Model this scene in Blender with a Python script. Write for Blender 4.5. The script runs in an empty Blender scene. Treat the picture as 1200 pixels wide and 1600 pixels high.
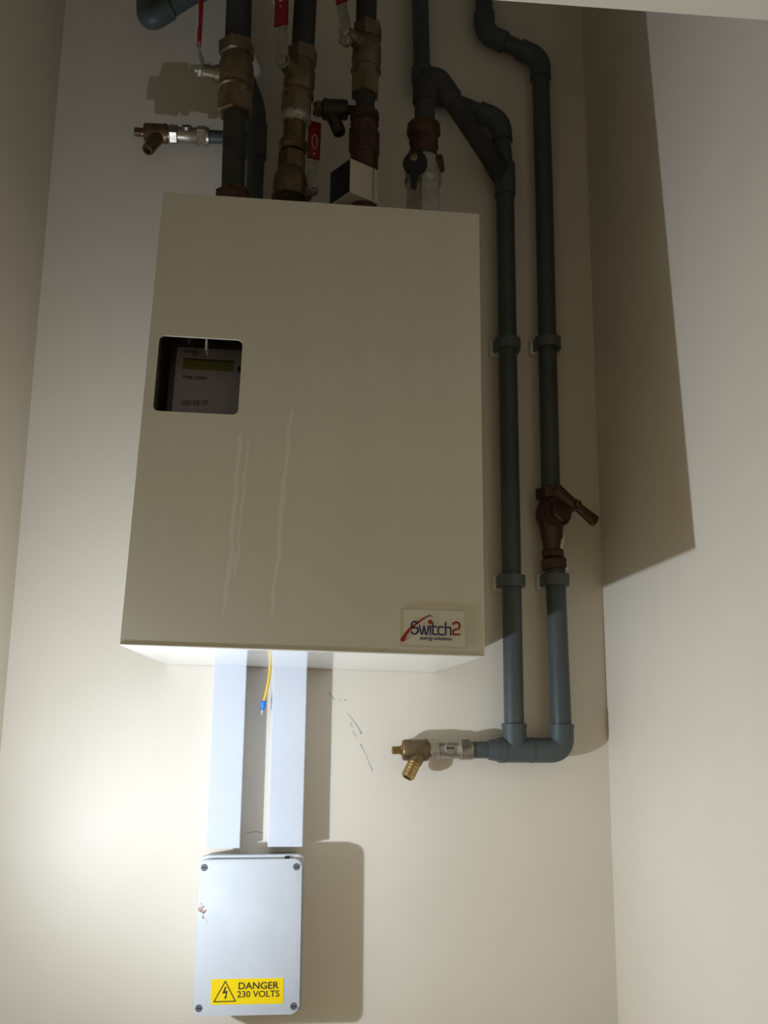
import bpy, bmesh, math, random
from mathutils import Vector, Matrix

random.seed(4)
S = bpy.context.scene
C = S.collection

# ------------------------------------------------------------------ camera
# wall plane is y = 0 (into the wall is +y), camera stands 1.3 m in front of it at z = 0
F = 1544.0
D = 1.3
RX = Vector((0.99585761, -0.09040882, 0.00968809))
UP = Vector((-0.02804272, -0.20403046, 0.97856281))
FW = Vector((0.08649404, 0.97478091, 0.2057206))
cam = bpy.data.cameras.new('camera')
camo = bpy.data.objects.new('camera', cam)
C.objects.link(camo)
cam.sensor_fit = 'VERTICAL'
cam.sensor_height = 24
cam.lens = F / 1600 * 24
cam.clip_start = 0.02
m = Matrix.Identity(4)
for i in range(3):
    m[i][0], m[i][1], m[i][2] = RX[i], UP[i], -FW[i]
m[1][3] = -D
camo.matrix_world = m
S.camera = camo

# ------------------------------------------------------------------ light
S.view_settings.view_transform = 'Standard'
S.view_settings.look = 'None'
S.view_settings.gamma = 1
S.view_settings.use_curve_mapping = False
S.view_settings.exposure = 0.0

w = bpy.data.worlds.new('world')
S.world = w
w.use_nodes = True
bg = w.node_tree.nodes['Background']
bg.inputs[0].default_value = (1.0, 0.82, 0.40, 1)
bg.inputs[1].default_value = 0.24

def lamp(name, kind, loc, target, energy, color, **kw):
    l = bpy.data.lights.new(name, kind)
    l.energy = energy
    l.color = color
    for k, v in kw.items():
        setattr(l, k, v)
    o = bpy.data.objects.new(name, l)
    C.objects.link(o)
    o.location = loc
    o.rotation_euler = (Vector(target) - Vector(loc)).to_track_quat('-Z', 'Y').to_euler()
    return o

# hand torch held low on the left
TORCH = Vector((-0.33, -0.388, -0.20))
lamp('torch', 'SPOT', TORCH, TORCH + Vector((.72, .14, .42)), 8.9, (0.78, 0.875, 1.0),
     spot_size=math.radians(180), spot_blend=1.0, shadow_soft_size=0.006)
# light spilling sideways out of the torch's lens
lamp('torch_spill', 'POINT', TORCH, (0, 0, 0), 2.2, (0.74, 0.85, 1.0), shadow_soft_size=0.006)
# ------------------------------------------------------------------ helpers
def at(u, v, d=0.0):
    """point on the plane d metres in front of the wall"""
    q = RX * ((u - 600) / F) + UP * (-(v - 800) / F) + FW
    t = (D - d) / q.y
    return Vector((q.x * t, -d, q.z * t))

def link(o):
    C.objects.link(o)
    return o

def obj(name, bm, mat, parent=None, smooth=True, angle=35):
    me = bpy.data.meshes.new(name)
    bmesh.ops.recalc_face_normals(bm, faces=bm.faces[:])
    bm.to_mesh(me)
    bm.free()
    if isinstance(mat, (list, tuple)):
        for k in mat:
            me.materials.append(k)
    else:
        me.materials.append(mat)
    if smooth:
        for p in me.polygons:
            p.use_smooth = True
        try:
            me.set_sharp_from_angle(angle=math.radians(angle))
        except Exception:
            pass
    o = link(bpy.data.objects.new(name, me))
    if parent:
        o.parent = parent
        o.matrix_parent_inverse = parent.matrix_world.inverted()
    return o

def tag(o, label, cat, group=None, kind=None):
    if label:
        o['label'] = label
    if cat:
        o['category'] = cat
    if group:
        o['group'] = group
    if kind:
        o['kind'] = kind
    return o

def thing(name, loc, label, cat, group=None):
    o = link(bpy.data.objects.new(name, None))
    o.empty_display_size = 0.02
    o.location = loc
    o.matrix_world = Matrix.Translation(loc)
    return tag(o, label, cat, group)

def box(bm, lo, hi, bevel=0.0, seg=2, M=None):
    r = bmesh.ops.create_cube(bm, size=1)
    vs = r['verts']
    for v in vs:
        v.co = Vector([lo[i] + (v.co[i] + .5) * (hi[i] - lo[i]) for i in range(3)])
    if bevel:
        es = list({e for v in vs for e in v.link_edges})
        r2 = bmesh.ops.bevel(bm, geom=es, offset=bevel, segments=seg, affect='EDGES', profile=.5)
        vs = list({v for v in vs if v.is_valid} | {v for f in r2['faces'] for v in f.verts})
    if M is not None:
        for v in vs:
            v.co = M @ v.co
    return vs

def frame_of(axis, ref=None):
    a = Vector(axis).normalized()
    r = Vector(ref) if ref is not None else (Vector((0, 0, 1)) if abs(a.z) < .9 else Vector((0, 1, 0)))
    x = (r - a * r.dot(a)).normalized()
    return x, a.cross(x), a

def lathe(bm, o, axis, prof, n=28, ref=None, phase=0.0):
    """prof: list of (distance along the axis, radius)"""
    x, y, a = frame_of(axis, ref)
    o = Vector(o)
    rings = []
    for s, r in prof:
        rings.append([bm.verts.new(o + a * s + (x * math.cos(2 * math.pi * (k + phase) / n) + y * math.sin(2 * math.pi * (k + phase) / n)) * max(r, 1e-5)) for k in range(n)])
    for p, q in zip(rings, rings[1:]):
        for k in range(n):
            bm.faces.new((p[k], p[(k + 1) % n], q[(k + 1) % n], q[k]))
    bm.faces.new(rings[0][::-1])
    bm.faces.new(rings[-1])

def hexnut(bm, o, axis, length, r, ref=None, ch=0.0016, phase=0.0):
    """six-sided nut with chamfered ends"""
    lathe(bm, o, axis, [(0, r * .86), (ch, r), (length - ch, r), (length, r * .86)], 6, ref, phase)

def bend(pts, rad=0.02, n=7):
    """round the corners of a polyline"""
    pts = [Vector(p) for p in pts]
    out = [pts[0]]
    for a, b, c in zip(pts, pts[1:], pts[2:]):
        u, v = (a - b), (c - b)
        r = min(rad, u.length * .49, v.length * .49)
        p, q = b + u.normalized() * r, b + v.normalized() * r
        for k in range(n + 1):
            t = k / n
            out.append(p * (1 - t) ** 2 + b * 2 * t * (1 - t) + q * t * t)
    out.append(pts[-1])
    return out

def tube(bm, pts, r, n=24, cap=True):
    pts = [Vector(p) for p in pts]
    rs = r if isinstance(r, (list, tuple)) else [r] * len(pts)
    t0 = (pts[1] - pts[0]).normalized()
    x, y, _ = frame_of(t0)
    rings = []
    for i, p in enumerate(pts):
        if i == 0:
            t = t0
        elif i == len(pts) - 1:
            t = (pts[-1] - pts[-2]).normalized()
        else:
            t = ((pts[i + 1] - p).normalized() + (p - pts[i - 1]).normalized()).normalized()
        x = (x - t * x.dot(t)).normalized()
        y = t.cross(x)
        rings.append([bm.verts.new(p + (x * math.cos(2 * math.pi * k / n) + y * math.sin(2 * math.pi * k / n)) * rs[i]) for k in range(n)])
    for p, q in zip(rings, rings[1:]):
        for k in range(n):
            bm.faces.new((p[k], p[(k + 1) % n], q[(k + 1) % n], q[k]))
    if cap:
        bm.faces.new(rings[0][::-1])
        bm.faces.new(rings[-1])

def prism(bm, pts, off):
    """closed polygon pts pushed along the vector off"""
    a = [bm.verts.new(p) for p in pts]
    b = [bm.verts.new(Vector(p) + Vector(off)) for p in pts]
    n = len(pts)
    bm.faces.new(a)
    bm.faces.new(b[::-1])
    for k in range(n):
        bm.faces.new((a[k], b[k], b[(k + 1) % n], a[(k + 1) % n]))

def B():
    return bmesh.new()

def rrect(x0, z0, x1, z1, r, n=6):
    out = []
    for cx, cz, a0 in ((x1 - r, z1 - r, 0), (x0 + r, z1 - r, 90), (x0 + r, z0 + r, 180), (x1 - r, z0 + r, 270)):
        for k in range(n + 1):
            a = math.radians(a0 + 90 * k / n)
            out.append((cx + r * math.cos(a), cz + r * math.sin(a)))
    return out

# ------------------------------------------------------------------ materials
def mat(name, col, rough=.5, metal=0.0, coat=0.0, col2=None, scale=20.0, lo=.4, hi=.6, bump=0.0, bscale=200.0, stretch=(1, 1, 1), spec=.5, detail=4):
    mt = bpy.data.materials.new(name)
    mt.use_nodes = True
    nt = mt.node_tree
    p = nt.nodes['Principled BSDF']
    p.inputs['Base Color'].default_value = (*col, 1)
    p.inputs['Roughness'].default_value = rough
    p.inputs['Metallic'].default_value = metal
    p.inputs['Coat Weight'].default_value = coat
    p.inputs['Coat Roughness'].default_value = .15
    p.inputs['Specular IOR Level'].default_value = spec
    tc = nt.nodes.new('ShaderNodeTexCoord')
    if col2:
        mp = nt.nodes.new('ShaderNodeMapping')
        mp.inputs['Scale'].default_value = stretch
        no = nt.nodes.new('ShaderNodeTexNoise')
        no.inputs['Scale'].default_value = scale
        no.inputs['Detail'].default_value = detail
        cr = nt.nodes.new('ShaderNodeValToRGB')
        cr.color_ramp.elements[0].position = lo
        cr.color_ramp.elements[1].position = hi
        cr.color_ramp.elements[0].color = (*col, 1)
        cr.color_ramp.elements[1].color = (*col2, 1)
        nt.links.new(tc.outputs['Object'], mp.inputs[0])
        nt.links.new(mp.outputs[0], no.inputs['Vector'])
        nt.links.new(no.outputs['Fac'], cr.inputs[0])
        nt.links.new(cr.outputs[0], p.inputs['Base Color'])
    if bump:
        nb = nt.nodes.new('ShaderNodeTexNoise')
        nb.inputs['Scale'].default_value = bscale
        bp = nt.nodes.new('ShaderNodeBump')
        bp.inputs['Strength'].default_value = bump
        bp.inputs['Distance'].default_value = .001
        nt.links.new(tc.outputs['Object'], nb.inputs['Vector'])
        nt.links.new(nb.outputs['Fac'], bp.inputs['Height'])
        nt.links.new(bp.outputs[0], p.inputs['Normal'])
    return mt

M_wall = mat('wall_paint', (.79, .721, .61), .45, col2=(.82, .751, .64), scale=6, lo=.35, hi=.65, bump=.25, bscale=35, spec=.35)
M_floor = mat('floor_board', (.30, .25, .19), .6, col2=(.36, .30, .23), scale=4)
M_trim = mat('gloss_trim', (.80, .75, .64), .35, bump=.1, bscale=30)
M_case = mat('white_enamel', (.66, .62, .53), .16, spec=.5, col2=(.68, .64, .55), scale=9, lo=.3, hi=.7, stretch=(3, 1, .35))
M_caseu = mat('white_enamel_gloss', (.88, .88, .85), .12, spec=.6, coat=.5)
M_trunk = mat('white_trunking', (.66, .69, .76), .4, spec=.4, col2=(.68, .71, .78), scale=12)
M_encl = mat('pale_grey_plastic', (.56, .585, .62), .5, col2=(.60, .625, .66), scale=30, lo=.3, hi=.7, spec=.35)
M_enclb = mat('pale_grey_base', (.58, .56, .52), .55, col2=(.50, .47, .42), scale=25)
M_pipe = mat('slate_pipe', (.068, .082, .082), .42, col2=(.080, .094, .093), scale=14, spec=.35, bump=.1, bscale=60)
M_pipe2 = mat('slate_fitting', (.078, .093, .094), .45, spec=.35, bump=.15, bscale=70)
M_clip = mat('grey_clip', (.10, .115, .125), .5)
M_pipeshade = mat('shaded_slate_pipe', (.058, .061, .056), .65, col2=(.042, .046, .043), scale=25, spec=.25)  # darker slate: the shade above the cabinet is put into the colour
M_brass = mat('aged_brass', (.23, .16, .08), .4, .8, col2=(.13, .095, .055), scale=60, lo=.35, hi=.7)
M_brassl = mat('pale_valve_brass', (.27, .215, .14), .42, .75, col2=(.18, .135, .08), scale=70, lo=.35, hi=.75)
M_brassg = mat('polished_brass', (.50, .36, .15), .3, .95, col2=(.36, .25, .10), scale=90)
M_bronze = mat('brown_bronze', (.115, .066, .038), .42, .45, col2=(.075, .046, .028), scale=55, lo=.35, hi=.7)
M_copper = mat('oxide_copper', (.115, .045, .028), .55, .4, col2=(.06, .030, .020), scale=60)
M_chrome = mat('scuffed_chrome', (.48, .44, .38), .38, .9, col2=(.30, .27, .22), scale=120, lo=.4, hi=.7)
M_steel = mat('zinc_steel', (.46, .45, .40), .45, .6, col2=(.36, .34, .29), scale=80)
M_red = mat('red_vinyl', (.30, .012, .018), .4)
M_blk = mat('black_plastic', (.012, .012, .013), .35)
M_dark = mat('dark_interior', (.02, .02, .02), .7)
M_white = mat('white_print', (.75, .72, .68), .5)
M_cube = mat('cream_plastic', (.66, .61, .50), .5)
M_yel = mat('yellow_label', (.92, .66, .0), .45)
M_ink = mat('black_ink', (.04, .025, .015), .5)
M_navy = mat('navy_ink', (.012, .012, .12), .5)
M_rink = mat('red_ink', (.36, .015, .010), .5)
M_lab = mat('clear_label', (.69, .65, .56), .4)
M_encledge = mat('label_rim', (.40, .37, .30), .5)
M_meter = mat('meter_casing', (.05, .047, .04), .5)
M_mface = mat('meter_face', (.33, .31, .40), .5)
M_lcd = mat('lcd_glass', (.16, .165, .06), .35)
M_wire = mat('yellow_wire', (.85, .55, .04), .4, col2=(.80, .50, .03), scale=50)
M_blue = mat('blue_crimp', (.02, .22, .85), .35)
M_scuff = mat('scuff', (.45, .42, .39), .8)
M_rust = mat('brown_grime', (.22, .09, .05), .8, col2=(.5, .35, .28), scale=300)
M_paint = mat('paint_splash', (.78, .76, .70), .5)
M_screw = mat('recess_screw', (.16, .17, .19), .45, .4)

# ------------------------------------------------------------------ setting
XL, XR = -0.360, 0.4138
ZF, ZC = -1.30, 2.30
HD = 0.72                      # door head stands this far from the wall
def struct(name, bm, mt, **k):
    o = obj(name, bm, mt, **k)
    o['kind'] = 'structure'
    return o
b = B(); box(b, (XL - .1, 0, ZF), (XR + .1, .1, ZC)); wall_back = struct('wall_back', b, M_wall, smooth=False)
b = B(); box(b, (XL - .1, -HD, ZF), (XL, 0, ZC)); struct('wall_left', b, M_wall, smooth=False)
b = B(); box(b, (XR, -HD, ZF), (XR + .1, 0, ZC)); struct('wall_right', b, M_wall, smooth=False)
b = B(); box(b, (XL - .1, -HD, ZC), (XR + .1, .1, ZC + .08)); struct('ceiling', b, M_wall, smooth=False)
b = B(); box(b, (-1.6, -3.0, ZF - .1), (1.6, .1, ZF)); struct('floor', b, M_floor, smooth=False)
ZH = at(945, 16, HD).z
b = B(); box(b, (XL - .1, -HD - .14, ZH), (XR + .1, -HD, ZC + .08), .003); struct('trim_1', b, M_trim)
b = B(); box(b, (XL - .1, -HD - .14, ZF), (XL - .01, -HD, ZH), .003); struct('trim_2', b, M_trim)
b = B(); box(b, (XR + .01, -HD - .14, ZF), (XR + .1, -HD, ZH), .003); struct('trim_3', b, M_trim)
# scuffs on the wall paint
def scuff(pts, wdt):
    bm = B()
    P = [at(u, v, 0) for u, v in pts]
    for (a, c), (wa, wc) in zip(zip(P, P[1:]), zip(wdt, wdt[1:])):
        t = (c - a).normalized(); n = Vector((-t.z, 0, t.x))
        q = [a + n * wa, a - n * wa, c - n * wc, c + n * wc]
        prism(bm, [p + Vector((0, -.00008, 0)) for p in q], (0, .0002, 0))
    return obj('scuff_mark', bm, M_scuff, wall_back, smooth=False)
scuff([(541, 1111), (553, 1127), (562, 1140), (565, 1147)], (.0002, .0007, .0008, .0018))
scuff([(563, 1162), (572, 1180), (582, 1205)], (.0009, .0004, .0008))
scuff([(547, 1129), (551, 1136)], (.0005, .0006))
scuff([(551, 1142), (557, 1151)], (.0005, .0006))
scuff([(514, 1082), (523, 1094)], (.0008, .0008))
scuff([(530, 1094), (532, 1095)], (.0009, .0008))
scuff([(539, 1093), (541, 1095)], (.001, .001))
scuff([(380, 1303), (400, 1299), (412, 1302)], (.0003, .0006, .0003))

# ------------------------------------------------------------------ text
def text_mesh(s, size, wscale=1.0, spacing=1.0, bold=0.0):
    cu = bpy.data.curves.new('t', 'FONT')
    cu.body = s
    cu.size = size
    cu.space_character = spacing
    cu.align_x = 'LEFT'
    cu.offset = bold
    cu.extrude = 0.00012
    cu.resolution_u = 3
    to = link(bpy.data.objects.new('t', cu))
    dg = bpy.context.evaluated_depsgraph_get()
    me = bpy.data.meshes.new_from_object(to.evaluated_get(dg))
    bpy.data.objects.remove(to)
    bm = B()
    bm.from_mesh(me)
    bpy.data.meshes.remove(me)
    for v in bm.verts:
        v.co.x *= wscale
    return bm

def fit_text(bm, x0, x1, z0, z1):
    """scale lettering to fill a rectangle of a local frame (x, z)"""
    xs = [v.co.x for v in bm.verts]; ys = [v.co.y for v in bm.verts]
    a, c, e, g = min(xs), max(xs), min(ys), max(ys)
    for v in bm.verts:
        v.co.x = x0 + (v.co.x - a) / (c - a) * (x1 - x0)
        v.co.y = z0 + (v.co.y - e) / (g - e) * (z1 - z0)

def lay(bm, org, ex, ez, out):
    """text plane -> world: x along ex, y along ez, z along out"""
    for v in bm.verts:
        v.co = org + ex * v.co.x + ez * v.co.y + out * v.co.z

# ------------------------------------------------------------------ heat unit cabinet
DB, DT = 0.339, 0.295
fbl, fbr = at(187, 1008, DB), at(756, 1025, DB)
ftl, ftr = at(262, 300, DT), at(754, 335, DT)
W = ((fbr - fbl).length + (ftr - ftl).length) / 2
mid_b, mid_t = (fbl + fbr) / 2, (ftl + ftr) / 2
ex = ((fbr - fbl).normalized() + (ftr - ftl).normalized()).normalized()
up = (mid_t - mid_b)
H = up.length
up = up.normalized()
ez = (up - ex * up.dot(ex)).normalized()
out = ez.cross(ex).normalized()
if out.y > 0:
    out = -out
O = mid_b - ex * W / 2            # front bottom left corner of the cabinet front
def onf(u, v, off=0.0):
    """pixel -> (a, b) in the frame of the cabinet front"""
    q = RX * ((u - 600) / F) + UP * (-(v - 800) / F) + FW
    c0 = Vector((0, -D, 0))
    t = ((O + out * off) - c0).dot(out) / q.dot(out)
    p = c0 + q * t - O
    return p.dot(ex), p.dot(ez)
def fp(a, c, o=0.0):
    return O + ex * a + ez * c + out * o

cab = thing('heat_unit_cabinet', (O + ex * W / 2) + Vector((0, .3, 0)), 'large white metal cabinet on the back wall with a small square window', 'cabinet')
TH = .0016
# front sheet with the aperture
wa = [onf(248, 523), onf(379, 532), onf(372, 648), onf(240, 642)]
wx0 = (wa[0][0] + wa[3][0]) / 2; wx1 = (wa[1][0] + wa[2][0]) / 2
wz0 = (wa[2][1] + wa[3][1]) / 2; wz1 = (wa[0][1] + wa[1][1]) / 2
hole = rrect(wx0, wz0, wx1, wz1, .006)
bm = B()
def ring_face(o_):
    hv = [bm.verts.new(fp(a, c, o_)) for a, c in hole]
    n = len(hole); q = n // 4
    cr = [bm.verts.new(fp(W, H, o_)), bm.verts.new(fp(0, H, o_)), bm.verts.new(fp(0, 0, o_)), bm.verts.new(fp(W, 0, o_))]
    for k in range(4):
        for j in range(q - 1):
            bm.faces.new((cr[k], hv[k * q + j], hv[k * q + j + 1]))
        j1, j2 = k * q + q - 1, (k * q + q) % n
        bm.faces.new((cr[k], hv[j1], hv[j2], cr[(k + 1) % 4]))
    return hv, cr
h0, c0_ = ring_face(0)
h1, c1_ = ring_face(-TH)
for k in range(len(h0)):
    bm.faces.new((h0[k], h1[k], h1[(k + 1) % len(h0)], h0[(k + 1) % len(h0)]))
for k in range(4):
    bm.faces.new((c0_[k], c1_[k], c1_[(k + 1) % 4], c0_[(k + 1) % 4]))
front = obj('front_panel', bm, M_case, cab, smooth=False)
# sides, top and base: from the front sheet back to the wall
def back(p, inset=0.0):
    return Vector((p.x, -.001, p.z))
def plate(name, p, q, inner, mt, par):
    """sheet between the front edge p-q and the wall, thickened towards the vector inner"""
    bm = B()
    pts = [p, q, back(q), back(p)]
    prism(bm, pts, inner)
    return obj(name, bm, mt, par, smooth=False)
G = .0017
bl, br, tl, tr = fp(0, 0, -G), fp(W, 0, -G), fp(0, H, -G), fp(W, H, -G)
plate('side_panel', bl, tl, ex * TH, M_case, cab)
plate('side_panel', br, tr, -ex * TH, M_case, cab)
plate('top_panel', tl + ex * G, tr - ex * G, -ez * TH, M_case, cab)
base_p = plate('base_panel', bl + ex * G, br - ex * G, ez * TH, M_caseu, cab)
# folded lip along the front's lower and right edge
bm = B()
tube(bm, [fp(.0005, .0006, -.0009), fp(W - .0005, .0006, -.0009)], .0013, 10)
obj('edge_lip', bm, M_case, cab)
bm = B()
tube(bm, [fp(W - .0002, .001, -.0012), fp(W - .0002, H - .001, -.0012)], .0012, 10)
obj('edge_lip', bm, M_case, cab)
# small bracket seen at the top of the aperture
bx, bz = onf(322, 530)
bm = B()
box(bm, (-.0008, -.0005, -.010), (.0008, .018, .003), M=Matrix.Translation(fp(bx, bz, -.004)))
obj('bracket', bm, M_case, cab, smooth=False)
# logo label
l0 = onf(625, 952); l1 = onf(727, 957); l2 = onf(725, 1014)
lx0, lz1 = l0; lx1 = (l1[0] + l2[0]) / 2; lz0 = l2[1]
bm = B()
prism(bm, [fp(a, c, .0005) for a, c in rrect(lx0, lz0, lx1, lz1, .001, 3)], out * -.0006)
label = obj('logo_label', bm, M_lab, cab, smooth=False)
bm = B()
for p, q in (((lx0, lz0), (lx0, lz1)), ((lx0, lz1), (lx1, lz1)), ((lx1, lz1), (lx1, lz0)), ((lx1, lz0), (lx0, lz0))):
    tube(bm, [fp(*p, .0005), fp(*q, .0005)], .00022, 6)
obj('label_edge', bm, M_encledge, label)
LO = .00075
LW, LH = lx1 - lx0, lz1 - lz0
def logo_px(cx, cy):      # crop coordinates on the photograph's label -> cabinet front
    return onf(600 + cx / 6.6667, 920 + cy / 6.6667)
def logo_text(s, ca, cb, ctop, cbot, mt, name, sp=1.0, bold=0):
    a = logo_px(ca, (ctop + cbot) / 2)[0]; c = logo_px(cb, (ctop + cbot) / 2)[0]
    e = logo_px((ca + cb) / 2, cbot)[1]; g = logo_px((ca + cb) / 2, ctop)[1]
    bm = text_mesh(s, .01, spacing=sp, bold=bold)
    fit_text(bm, a, c, e, g)
    lay(bm, fp(0, 0, LO), ex, ez, out)
    return obj(name, bm, mt, label, smooth=False)
# stroke lettering in the squarish face of the logo
def strokes(name, polys, mt, wd, par, mapf):
    bm = B()
    for pl in polys:
        P2 = [mapf(*p) for p in pl]
        for (a, c), (e, g) in zip(P2, P2[1:]):
            d2 = Vector((e - a, g - c)); L = d2.length
            if L < 1e-7:
                continue
            d2 /= L; n2 = Vector((-d2.y, d2.x)) * wd / 2; ex2 = d2 * wd * .45
            q = [(a - ex2.x + n2.x, c - ex2.y + n2.y), (a - ex2.x - n2.x, c - ex2.y - n2.y), (e + ex2.x - n2.x, g + ex2.y - n2.y), (e + ex2.x + n2.x, g + ex2.y + n2.y)]
            prism(bm, [fp(u, v, LO) for u, v in q], out * .0001)
    return obj(name, bm, mt, par, smooth=False)
def arc(cx, cy, rx, ry, a0, a1, n=10):
    return [(cx + rx * math.cos(math.radians(a0 + (a1 - a0) * k / n)), cy - ry * math.sin(math.radians(a0 + (a1 - a0) * k / n))) for k in range(n + 1)]
SX = [
    arc(318, 375, 32, 32, 20, 180, 8) + arc(300, 392, 14, 14, 180, 270, 4) + arc(335, 424, 18, 18, 90, 0, 4) + arc(318, 440, 34, 32, 0, -165, 8),
    [(368, 385), (386, 470), (400, 470), (416, 392), (432, 472), (446, 472), (466, 390)],
    [(482, 392), (482, 476)],
    [(508, 358), (508, 456)] + arc(522, 458, 14, 18, 180, 270, 5) + [(548, 478)],
    [(500, 394), (546, 396)],
    [(622, 402), (590, 399)] + arc(588, 418, 24, 20, 100, 180, 5) + arc(588, 456, 24, 22, 180, 260, 5) + [(622, 480)],
    [(642, 352), (642, 480)],
    [(642, 408)] + arc(672, 424, 22, 22, 110, 0, 6) + [(694, 481)],
]
strokes('lettering', SX, M_navy, .0014, label, logo_px)
TWO = [arc(752, 378, 34, 26, 165, 0, 8) + [(786, 400), (776, 416)] + [(730, 428), (720, 446), (720, 476), (786, 478)]]
strokes('lettering', TWO, M_rink, .0017, label, logo_px)
logo_text('energy solutions', 374, 704, 498, 548, M_navy, 'lettering', bold=.0001)
bm = B()
a, c = logo_px(481, 346)
lathe(bm, fp(a, c, LO), out, [(0, .0023), (.0001, .0023)], 16)
obj('logo_dot', bm, M_rink, label, smooth=False)
# red swoosh: crescent from thick lower left tip to thin upper right hook
top_ = [(168, 530), (200, 478), (250, 420), (320, 360), (400, 308), (460, 278), (490, 272), (502, 284), (500, 298)]
bot_ = [(172, 548), (192, 552), (222, 540), (215, 525), (238, 478), (275, 432), (335, 378), (410, 322), (462, 292), (486, 284), (494, 290), (497, 299)]
bm = B()
N = 24
def along(pl, t):
    L = [0]
    for p, q in zip(pl, pl[1:]):
        L.append(L[-1] + math.hypot(q[0] - p[0], q[1] - p[1]))
    s = t * L[-1]
    for k in range(len(pl) - 1):
        if s <= L[k + 1] + 1e-9:
            r = (s - L[k]) / (L[k + 1] - L[k])
            return (pl[k][0] + (pl[k + 1][0] - pl[k][0]) * r, pl[k][1] + (pl[k + 1][1] - pl[k][1]) * r)
    return pl[-1]
bot2 = [(180, 550), (205, 548), (228, 520), (240, 480), (278, 432), (335, 378), (410, 322), (462, 292), (486, 284), (494, 290), (497, 299)]
for k in range(N):
    q = [along(top_, k / N), along(bot2, k / N), along(bot2, (k + 1) / N), along(top_, (k + 1) / N)]
    prism(bm, [fp(*logo_px(*p), LO - .00004) for p in q], out * .00006)
prism(bm, [fp(*logo_px(*p), LO - .00004) for p in ((185, 550), (215, 535), (305, 488), (240, 528), (200, 550))], out * .00006)
obj('logo_swoosh', bm, M_rink, label, smooth=False)
# dried drip marks on the front: slightly paler streaks in the enamel
def drips(mt, lines):
    nt = mt.node_tree
    p = nt.nodes['Principled BSDF']
    tc = nt.nodes.new('ShaderNodeTexCoord')
    sp = nt.nodes.new('ShaderNodeSeparateXYZ')
    nt.links.new(tc.outputs['Object'], sp.inputs[0])
    no = nt.nodes.new('ShaderNodeTexNoise')
    no.inputs['Scale'].default_value = 22
    cz = nt.nodes.new('ShaderNodeCombineXYZ')
    nt.links.new(sp.outputs['Z'], cz.inputs['Z'])
    nt.links.new(cz.outputs[0], no.inputs['Vector'])
    def mth(op, a, b_=None, c=None):
        n = nt.nodes.new('ShaderNodeMath')
        n.operation = op
        for k, v in enumerate((a, b_, c)):
            if v is None:
                continue
            if isinstance(v, (int, float)):
                n.inputs[k].default_value = v
            else:
                nt.links.new(v, n.inputs[k])
        return n.outputs[0]
    tot = None
    for (xa, za, xb, zb, wd, amt) in lines:
        # straight slope through the two ends plus a little wander
        k = (xb - xa) / (zb - za)
        xc = mth('MULTIPLY_ADD', mth('SUBTRACT', sp.outputs['Z'], za), k, xa)
        xc = mth('ADD', xc, mth('MULTIPLY', mth('SUBTRACT', no.outputs['Fac'], .5), .016))
        dd = mth('ABSOLUTE', mth('SUBTRACT', sp.outputs['X'], xc))
        m1 = mth('SUBTRACT', 1.0, mth('MINIMUM', mth('DIVIDE', dd, wd), 1.0))
        m2 = mth('MULTIPLY', mth('LESS_THAN', sp.outputs['Z'], za), mth('GREATER_THAN', sp.outputs['Z'], zb))
        mm = mth('MULTIPLY', mth('MULTIPLY', m1, m2), amt)
        tot = mm if tot is None else mth('MAXIMUM', tot, mm)
    mx = nt.nodes.new('ShaderNodeMix')
    mx.data_type = 'RGBA'
    nt.links.new(tot, mx.inputs['Factor'])
    nt.links.new(p.inputs['Base Color'].links[0].from_socket, mx.inputs[6])
    mx.inputs[7].default_value = (.95, .94, .90, 1)
    nt.links.new(mx.outputs[2], p.inputs['Base Color'])
M_front = M_case.copy()
M_front.name = 'white_enamel_streaked'
def dl(u0, v0, u1, v1, wd, amt):
    a, c = fp(*onf(u0, v0)), fp(*onf(u1, v1))
    return (a.x, a.z, c.x, c.z, wd, amt)
drips(M_front, [dl(376, 680, 352, 940, .0030, .35), dl(388, 690, 366, 900, .0022, .25), dl(456, 640, 424, 960, .0026, .35),
                dl(440, 760, 430, 905, .0020, .3), dl(366, 860, 346, 965, .0018, .3)])
front.data.materials[0] = M_front

# heat meter behind the aperture
MO = -.055
mc = [onf(268, 533, MO), onf(420, 760, MO)]
def mp_(a, c, o=0.0):
    return O + ex * a + ez * c + out * (MO + o)
mx0, mz1 = mc[0]; mx1 = mx0 + .110; mz0 = mz1 - .125
meter = thing('heat_meter', mp_((mx0 + mx1) / 2, mz0, -.02), 'grey heat meter with small display and barcode seen inside the cabinet window', 'meter')
bm = B()
prism(bm, [mp_(a, c, -.004) for a, c in rrect(mx0, mz0, mx1, mz1, .005)], out * -.04)
prism(bm, [mp_(a, c, -.0005) for a, c in rrect(mx0 + .0015, mz0, mx1, mz1 - .0015, .004)], out * -.0035)
obj('casing', bm, M_meter, meter, smooth=False)
fx0, fz1 = onf(277, 542, MO)
bm = B()
prism(bm, [mp_(a, c, 0) for a, c in rrect(fx0, mz0 + .006, mx1 - .006, fz1, .002, 3)], out * -.0004)
face = obj('face_plate', bm, M_mface, meter, smooth=False)
def mpx(cx, cy):
    return onf(220 + cx / 6.6667, 500 + cy / 6.6667, MO)
a0, z1_ = mpx(443, 410); a1 = mpx(968, 470)[0]; z0_ = mpx(443, 510)[1]
bm = B(); prism(bm, [mp_(a, c, .0004) for a, c in rrect(a0, z0_, a1, z1_, .0005, 2)], out * -.0004)
obj('display', bm, M_lcd, meter, smooth=False)
bm = B(); prism(bm, [mp_(a, c, .0007) for a, c in ((a0 - .0006, z1_), (a1 + .0006, z1_), (a1 + .0006, z1_ + .0012), (a0 - .0006, z1_ + .0012))], out * -.0007)
obj('display_rim', bm, M_blk, meter, smooth=False)
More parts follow.
